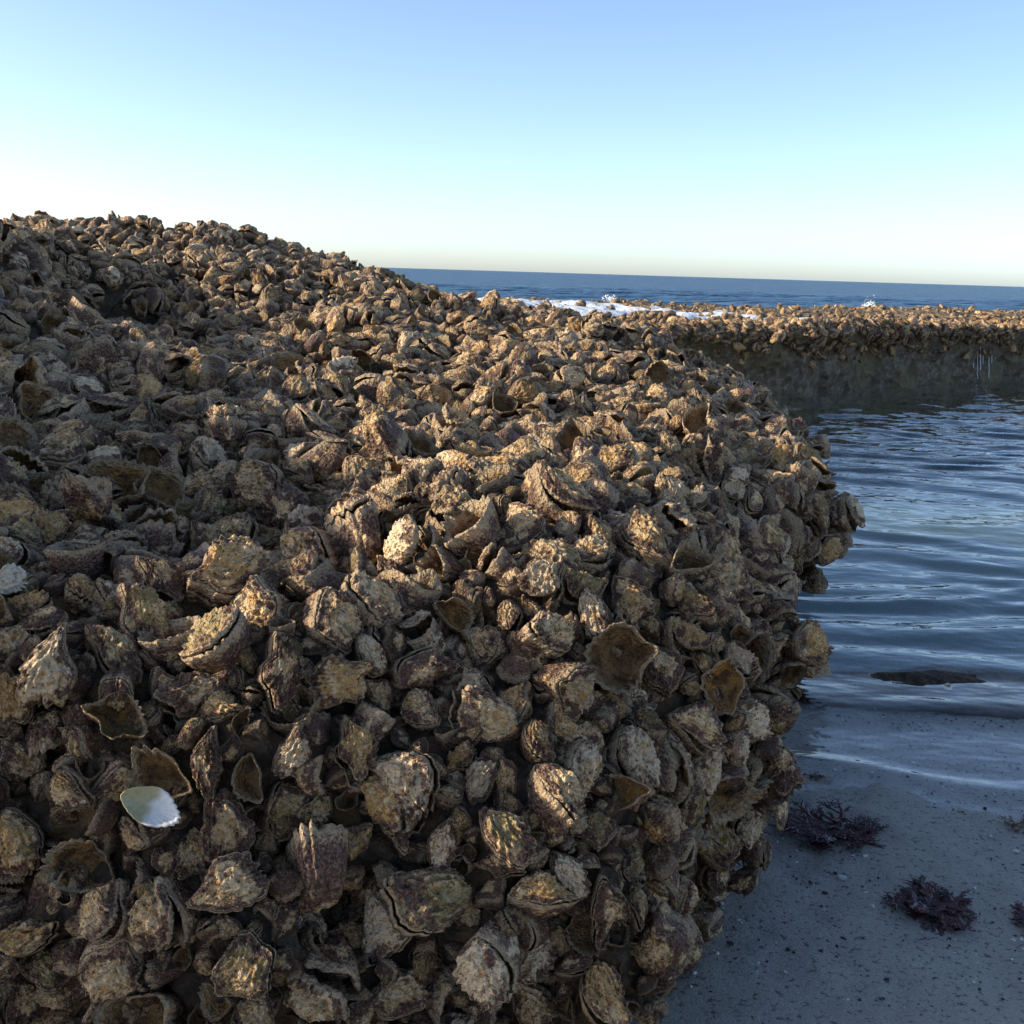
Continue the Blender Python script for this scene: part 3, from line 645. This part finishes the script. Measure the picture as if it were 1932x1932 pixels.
for (p, n, size, Rm, kind) in SPEC:
    if kind == 'white_valve':
        n_ = 96; th_ = np.linspace(0, 2 * np.pi, n_, endpoint=False); rr = np.random.default_rng(4)
        tooth = np.abs(np.sin(11.5 * th_ + .5 * np.sin(3 * th_))) * sstep(-.9, -.3, np.cos(th_)) * (.6 + .4 * np.sin(2 * th_ + 1))
        rr_ = 1 + .05 * np.cos(3 * th_ + 1) + .03 * np.cos(5 * th_) + .10 * tooth; cr_ = np.stack([.5 * rr_ * np.cos(th_), .31 * rr_ * np.sin(th_) * (1 - .62 * np.clip(-np.cos(th_), 0, 1) ** 1.6)], -1)
        bowl = lambda k, q: (lambda r, t, c: -.17 * (1 - r ** 2.2) * k + q + .03 * np.cos(2 * t + .6) * r * r + .012 * np.sin(9 * t) * r ** 4)
        V, T, r, s = disc_shell(rr, 20, n_, bowl(1.25, -.02), bowl(1.0, .012), .03, 12, cr_, th_, tooth, np.array([-.05, 0])); T = T[:, ::-1]; mt = M_NACRE
        me = fast_mesh('loose_shell', V, T, {'lc': V, 'rad': r, 'side': s})
        lab, cat = 'loose white oyster shell lying open with olive stained hollow', 'shell'
    else:
        V, T, r, s, l = PROTO[0][5][0]; V = V * np.array([1.0, 1.0, 1.5]); me = fast_mesh('loose_shell', V, T, {'lc': V, 'rad': r, 'side': s}); mt = M_LIME
        lab, cat = 'smooth bleached cream shell wedged between dark oysters', 'shell'
    ob = link('loose_shell', me, mt, label=lab, category=cat)
    pp = p + n * size * .5 + tocam(p) * size * .15
    ob.matrix_world = Matrix([list(Rm[r_] * size) + [float(pp[r_])] for r_ in range(3)] + [[0, 0, 0, 1]])

# ------------------------------------------------------------------ the reef ledge across the channel
LF = np.array([(-16, 10.5), (-6, 8.0), (-2, 7.3), (.5, 7.2), (1.9, 7.75), (3.0, 8.65), (4.4, 9.6), (6.5, 10.6), (10, 11.6), (24, 17)])
cumL = np.r_[0, np.cumsum(np.linalg.norm(np.diff(LF, axis=0), axis=1))]; sL = np.concatenate([np.linspace(0, 9, 40), np.linspace(9.1, 26, 420), np.linspace(26.1, cumL[-1], 50)])
lx = np.interp(sL, cumL, LF[:, 0]); ly = np.interp(sL, cumL, LF[:, 1]); kk = np.hanning(25); kk /= kk.sum()
lx[12:-12] = np.convolve(lx, kk, 'valid'); ly[12:-12] = np.convolve(ly, kk, 'valid')
tx, ty = np.gradient(lx), np.gradient(ly); tl = np.hypot(tx, ty); nx, ny = -ty / tl, tx / tl     # toward the sea
prof = [(-.02, -1.0), (0, -.3)] + [(.10 * t ** 2 - .16 * t ** 4, -.2 + .62 * t) for t in np.linspace(0, 1, 26)[1:]]
prof += [(-.06 + .10 * (1 - math.cos(a)), .42 + .06 * math.sin(a)) for a in np.linspace(.2, math.pi / 2, 8)]
prof += [(.04 + d, .455 + .01 * min(d, 1)) for d in np.r_[np.linspace(.05, 1.5, 30), np.linspace(1.6, 4.2, 26)]] + [(4.5, .35), (4.7, .1), (4.9, -.5), (5.0, -1.5)]
LG = np.stack([np.stack([lx + nx * d, ly + ny * d, np.full_like(lx, z)], -1) for d, z in prof], 1)
ln0 = vnormals(LG, wrap=False)
if ln0[200, 45, 2] < 0: ln0 = -ln0
topm = sstep(.28, .45, LG[..., 2])
LG = LG + ln0 * (.05 * fbm(LG, 1.1, 3, 3) * (1.6 - topm) + .028 * fbm(LG, 4, 3, 5) * (1 + .6 * topm) + .045 * (1 - topm) * fbm(LG, 6.5, 3, 15) + .05 * (1 - topm) * np.minimum(fbm(LG, 2.6, 2, 19), 0))[..., None]
ln0 = vnormals(LG, wrap=False)
if ln0[200, 45, 2] < 0: ln0 = -ln0
ledge = link('reef_ledge', fast_mesh('reef_ledge', LG.reshape(-1, 3), grid_quads(*LG.shape[:2]), quads=True), M_LEDGE,
             label='long low rock ledge with dark wet face across the channel', category='reef')
OYS2 = []
r2 = np.random.default_rng(5)
flat = LG.reshape(-1, 3); fn = ln0.reshape(-1, 3); px, py, zf = project(flat)
sel = np.where((zf > 3) & (px > 700) & (px < 2250) & (flat[:, 2] > .20))[0]
jj = (sel % LG.shape[1]); dcol = np.array([d for d, z in prof])[jj]
wgt = np.where(flat[sel, 2] < .42, sstep(.20, .42, flat[sel, 2]) * .8, 1.0) * np.where(dcol < .7, 1.0, .25)
ch = r2.choice(sel, 7000, p=wgt / wgt.sum())
for i in ch:
    o = Oy(); n = fn[i]; o.size = float(np.clip(r2.lognormal(math.log(.046), .42), .022, .12))
    o.p = flat[i] + r2.normal(0, .03, 3) * (1, 1, .3) + n * o.size * .12; o.R = frame(n + r2.normal(0, .5, 3), r2.normal(0, 1, 3)); o.proto = int(r2.integers(NP))
    o.form = 'c'; o.gape = .05; o.look = str(r2.choice(['ledge', 'tan', 'ochre'], p=[.72, .08, .20])); o.sq = (1.1, .95, .95); o.seed = r2.random(); OYS2.append(o)
link('ledge_oysters', build_mass(OYS2, lambda o: 3, 'ledge_oysters'), M_SHELL_G, kind='stuff', label='yellow brown oyster crust along the top of the rock ledge', category='oyster bed')

# white wash lying on the ledge
s0, s1 = 15.6, 21.3
def on_ledge(s, d): 
    return np.interp(s, sL, lx) + np.interp(s, sL, nx) * d, np.interp(s, sL, ly) + np.interp(s, sL, ny) * d
ss, dd = np.meshgrid(np.linspace(s0, s1, 150), np.linspace(.55, 4.0, 50), indexing='ij')
fx, fy = on_ledge(ss, dd); P = v3(fx, fy)
mask = sstep(s0, s0 + .8, ss) * sstep(s1, s1 - 2.5, ss) * sstep(.55, .9, dd)
fz = .392 + .105 * mask + .05 * fbm(P, 3.2, 3, 4)
link('surf_wash', fast_mesh('surf_wash', np.stack([fx, fy, fz], -1).reshape(-1, 3), grid_quads(150, 50), quads=True), M_FILM, kind='stuff', label='bright white wash of surf spread over the rock ledge', category='surf')
def blob_splash(name, base, wid, hgt, nb_, seed, lab):
    r = np.random.default_rng(seed); Vs, Ts, off = [], [], 0; th = np.linspace(0, 2 * np.pi, 7)[:-1]
    for k in range(nb_):
        t = r.normal(0, .4); c = base + np.array([t * wid, r.normal(0, .1), abs(r.normal(0, .45)) * hgt * math.exp(-2 * t * t)]); s = r.uniform(.003, .010) * (1.3 - abs(t) * .5)
        v = [[0, 0, 1.0]] + [[math.cos(a) * r.uniform(.6, 1.2), math.sin(a) * r.uniform(.6, 1.2), r.uniform(-.4, .4)] for a in th] + [[0, 0, -1.0]]
        f_ = [(0, 1 + i, 1 + (i + 1) % 6) for i in range(6)] + [(7, 1 + (i + 1) % 6, 1 + i) for i in range(6)]
        Vs.append(np.array(v) * s * np.array([1.3, 1, .9]) + c); Ts.append(np.array(f_) + off); off += 8
    return link(name, fast_mesh(name, np.concatenate(Vs), np.concatenate(Ts)), M_FOAM, label=lab, category='splash')
p = CAM + ray(1148, 558) * 12.6; p[2] = .30
blob_splash('wave_splash', p, .26, .20, 3600, 3, 'broad white splash where a wave breaks behind the ledge')
p = CAM + ray(1642, 572) * 14.0; p[2] = .40
blob_splash('wave_splash', p, .10, .16, 900, 4, 'tiny white splash above the yellow crusted ledge top')

# ------------------------------------------------------------------ things on the sand
def seaweed(name, px, py, wid, nstem, depth, spread, mat, lab, seed, flat_=.35, wide=.0032, gap=None):
    r = random.Random(seed); p = on_z(px, py, 0); p[2] = float(sand_z(p[0], p[1])) + .001
    V, T = [], []
    def seg(a, b, w0, w1):
        d = (b - a); L = d.length
        if L < 1e-6: return
        d /= L; s = d.cross(Vector((0, 0, 1)));
        s = s.normalized() if s.length > 1e-3 else Vector((1, 0, 0)); t = s.cross(d); i0 = len(V)
        for q, w in ((a, w0), (b, w1)):
            for (i, j) in ((1, 0), (0, .45), (-1, 0), (0, -.45)): V.append(q + s * w * i + t * w * j)
        for k in range(4):
            k2 = (k + 1) % 4; T.extend([(i0 + k, i0 + k2, i0 + 4 + k2), (i0 + k, i0 + 4 + k2, i0 + 4 + k)])
        T.extend([(i0 + 4, i0 + 5, i0 + 6), (i0 + 4, i0 + 6, i0 + 7)])
    def grow(a, ang, el, L, w, dep):
        ang2 = ang; q = a
        for k in range(3):
            ang2 += r.gauss(0, .28); el2 = el + r.gauss(0, .25)
            b = q + Vector((math.cos(ang2) * math.cos(el2), math.sin(ang2) * math.cos(el2), abs(math.sin(el2)) * flat_ * (1 if r.random() < .7 else -.6))) * (L / 3)
            b.z = max(b.z, .001); seg(q, b, w, w * .88); q = b; w *= .88
            if dep > 0 and r.random() < .85: grow(q, ang2 + r.choice((-1, 1)) * r.uniform(.5, 1.1), el, L * .62, w * .85, dep - 1)
        if dep > 0: grow(q, ang2 + r.gauss(0, .4), el, L * .55, w * .8, dep - 1)
    for k in range(nstem):
        a = spread[0] + (spread[1] - spread[0]) * (k + r.random()) / nstem
        grow(Vector((r.gauss(0, wid * .07), r.gauss(0, wid * .07), .002)), a, r.uniform(.2, .8), wid * r.uniform(.20, .34), wide, depth)
    me = fast_mesh(name, np.array([v[:] for v in V]), np.array(T), smooth=False)
    o = link(name, me, mat, label=lab, category='seaweed'); o.location = p; return o
seaweed('seaweed', 1572, 1588, .165, 14, 3, (-.6, 6.0), M_WEED, 'branching maroon seaweed tuft stranded on sand just below the water edge', 2, wide=.0066)
seaweed('seaweed', 1752, 1742, .112, 22, 3, (.9, 6.9), M_WEED, 'dense dark maroon seaweed clump lying alone on dry grey sand', 6, wide=.0085)
seaweed('seaweed', 1915, 1568, .075, 6, 2, (0, 6.28), M_WEED2, 'thin golden brown seaweed sprig on the sand', 7, wide=.0022)
seaweed('seaweed', 1940, 1768, .06, 12, 2, (0, 6.28), M_WEED, 'small reddish seaweed tuft beside the dense dark clump', 8, wide=.005)
seaweed('seaweed', 1540, 1464, .04, 8, 2, (0, 6.28), M_WEED, 'tiny dark seaweed scrap washed at the water edge by the boulder', 9, wide=.003)

# flat stone awash, with pale barnacle rings
p = on_z(1800, 1278, 0.0); r3 = np.random.default_rng(3)
u = np.linspace(0, 2 * np.pi, 48, endpoint=False); vv = np.linspace(0, 1, 14)
Sx = []
for t in vv:
    a = t * math.pi; Sx.append(np.stack([.27 * np.cos(u) * math.sin(a), .11 * np.sin(u) * math.sin(a), np.full(48, .036 * math.cos(a))], -1))
SG = np.stack(Sx, 1); SG = SG * (1 + .38 * fbm(SG + 3, 8, 3, 5))[..., None]
stone = link('awash_stone', fast_mesh('awash_stone', SG.reshape(-1, 3), grid_quads(48, 14, True), quads=True), M_ROCK, label='flat dark stone awash in shallow water with pale barnacle rings', category='stone')
stone.location = (p[0], p[1], -.034)
def ring_mesh(ro, ri, h):
    n = 16; a = np.linspace(0, 2 * np.pi, n, endpoint=False); c, s = np.cos(a), np.sin(a)
    G = np.stack([np.stack([c * r, s * r, np.full(n, z)], -1) for r, z in ((ro, 0), (ro * .75, h), (ri, h), (ri * .8, 0))], 1)
    return fast_mesh('barnacle', G.reshape(-1, 3), grid_quads(n, 4, True), quads=True)
bme = ring_mesh(.010, .005, .006); bme.materials.append(M_LIME)
for (dx, dy, s) in ((-.03, -.045, .9), (.13, -.03, .6)):
    k = np.argmin((SG[..., 0] - dx) ** 2 + (SG[..., 1] - dy) ** 2 + np.where(SG[..., 2] < 0, 9, 0)); q = SG.reshape(-1, 3)[k]
    b = link('barnacle', bme, None, stone); b.location = q + np.array([0, -.001, 0]); b.rotation_euler = (R_(38), 0, 0); b.scale = (s, s, s)

# thin fall of water off the ledge
p0 = CAM + ray(1852, 655) * 1.0
def ledge_point(px, py):
    bv = BVHTree.FromPolygons([Vector(v) for v in LG.reshape(-1, 3)], grid_quads(*LG.shape[:2]).tolist()); d = ray(px, py); d /= np.linalg.norm(d)
    return [np.array(h[0]) if (h := bv.ray_cast(Vector(CAM), Vector(ray(a, b) / np.linalg.norm(ray(a, b)))))[0] is not None else None for a, b in zip(px if hasattr(px, '__len__') else [px], py if hasattr(py, '__len__') else [py])] if False else bv
lbv = ledge_point(1852, 655)
Vs, Ts, off = [], [], 0; r4 = np.random.default_rng(8)
for k in range(6):
    x0 = 1852 + r4.normal(0, 9); y0, y1 = 655 + r4.uniform(-8, 30), 716 + r4.uniform(-34, 2); line = []
    for t in np.linspace(0, 1, 14):
        d = ray(x0 + r4.normal(0, .4), y0 + (y1 - y0) * t); d = d / np.linalg.norm(d); h = lbv.ray_cast(Vector(CAM), Vector(d))
        if h[0] is not None: line.append(np.array(h[0]) - d * .02)
    if len(line) < 3: continue
    w = r4.uniform(.0016, .0042)
    for q in line:
        for a in range(4): Vs.append(q + w * np.array([math.cos(a * 1.571), math.sin(a * 1.571), 0]))
    for i in range(len(line) - 1):
        for a in range(4):
            b = (a + 1) % 4; A0 = off + i * 4; Ts += [(A0 + a, A0 + b, A0 + 4 + b), (A0 + a, A0 + 4 + b, A0 + 4 + a)]
    off += 4 * len(line)
if Vs: link('water_trickle', fast_mesh('water_trickle', np.array(Vs), np.array(Ts)), M_FOAM, label='thin white trickle of water running down the ledge face', category='trickle')

# grit and shell crumbs on the sand
r5 = np.random.default_rng(12); Vs, Ts, off, tone = [], [], 0, []
ico = bmesh.new(); bmesh.ops.create_icosphere(ico, subdivisions=1, radius=1.0); tet = np.array([v.co[:] for v in ico.verts]) * (1, 1, .6); tf = np.array([[v.index for v in f.verts] for f in ico.faces]); ico.free(); NV = len(tet)
for k in range(6000):
    x, y = r5.uniform(0, 1.5), r5.uniform(.85, 2.3); s = r5.lognormal(math.log(.0013), .5); t = r5.random()
    if t > .8: s *= 1.2
    Vs.append(tet * (1 + .25 * r5.normal(0, 1, (NV, 1))) * s * r5.uniform(.6, 1.3, 3) @ rotm((0, 0, 1), r5.uniform(0, 6)).T + np.array([x, y, float(sand_z(x, y)) + s * .3])); Ts.append(tf + off); off += NV; tone += [float(t > .74)] * NV
link('shell_grit', fast_mesh('shell_grit', np.concatenate(Vs), np.concatenate(Ts), {'tone': np.array(tone)}, smooth=False), M_GRIT, kind='stuff', label='dark grit and pale shell crumbs strewn on the sand', category='grit')
print('done', time.time() - T0)
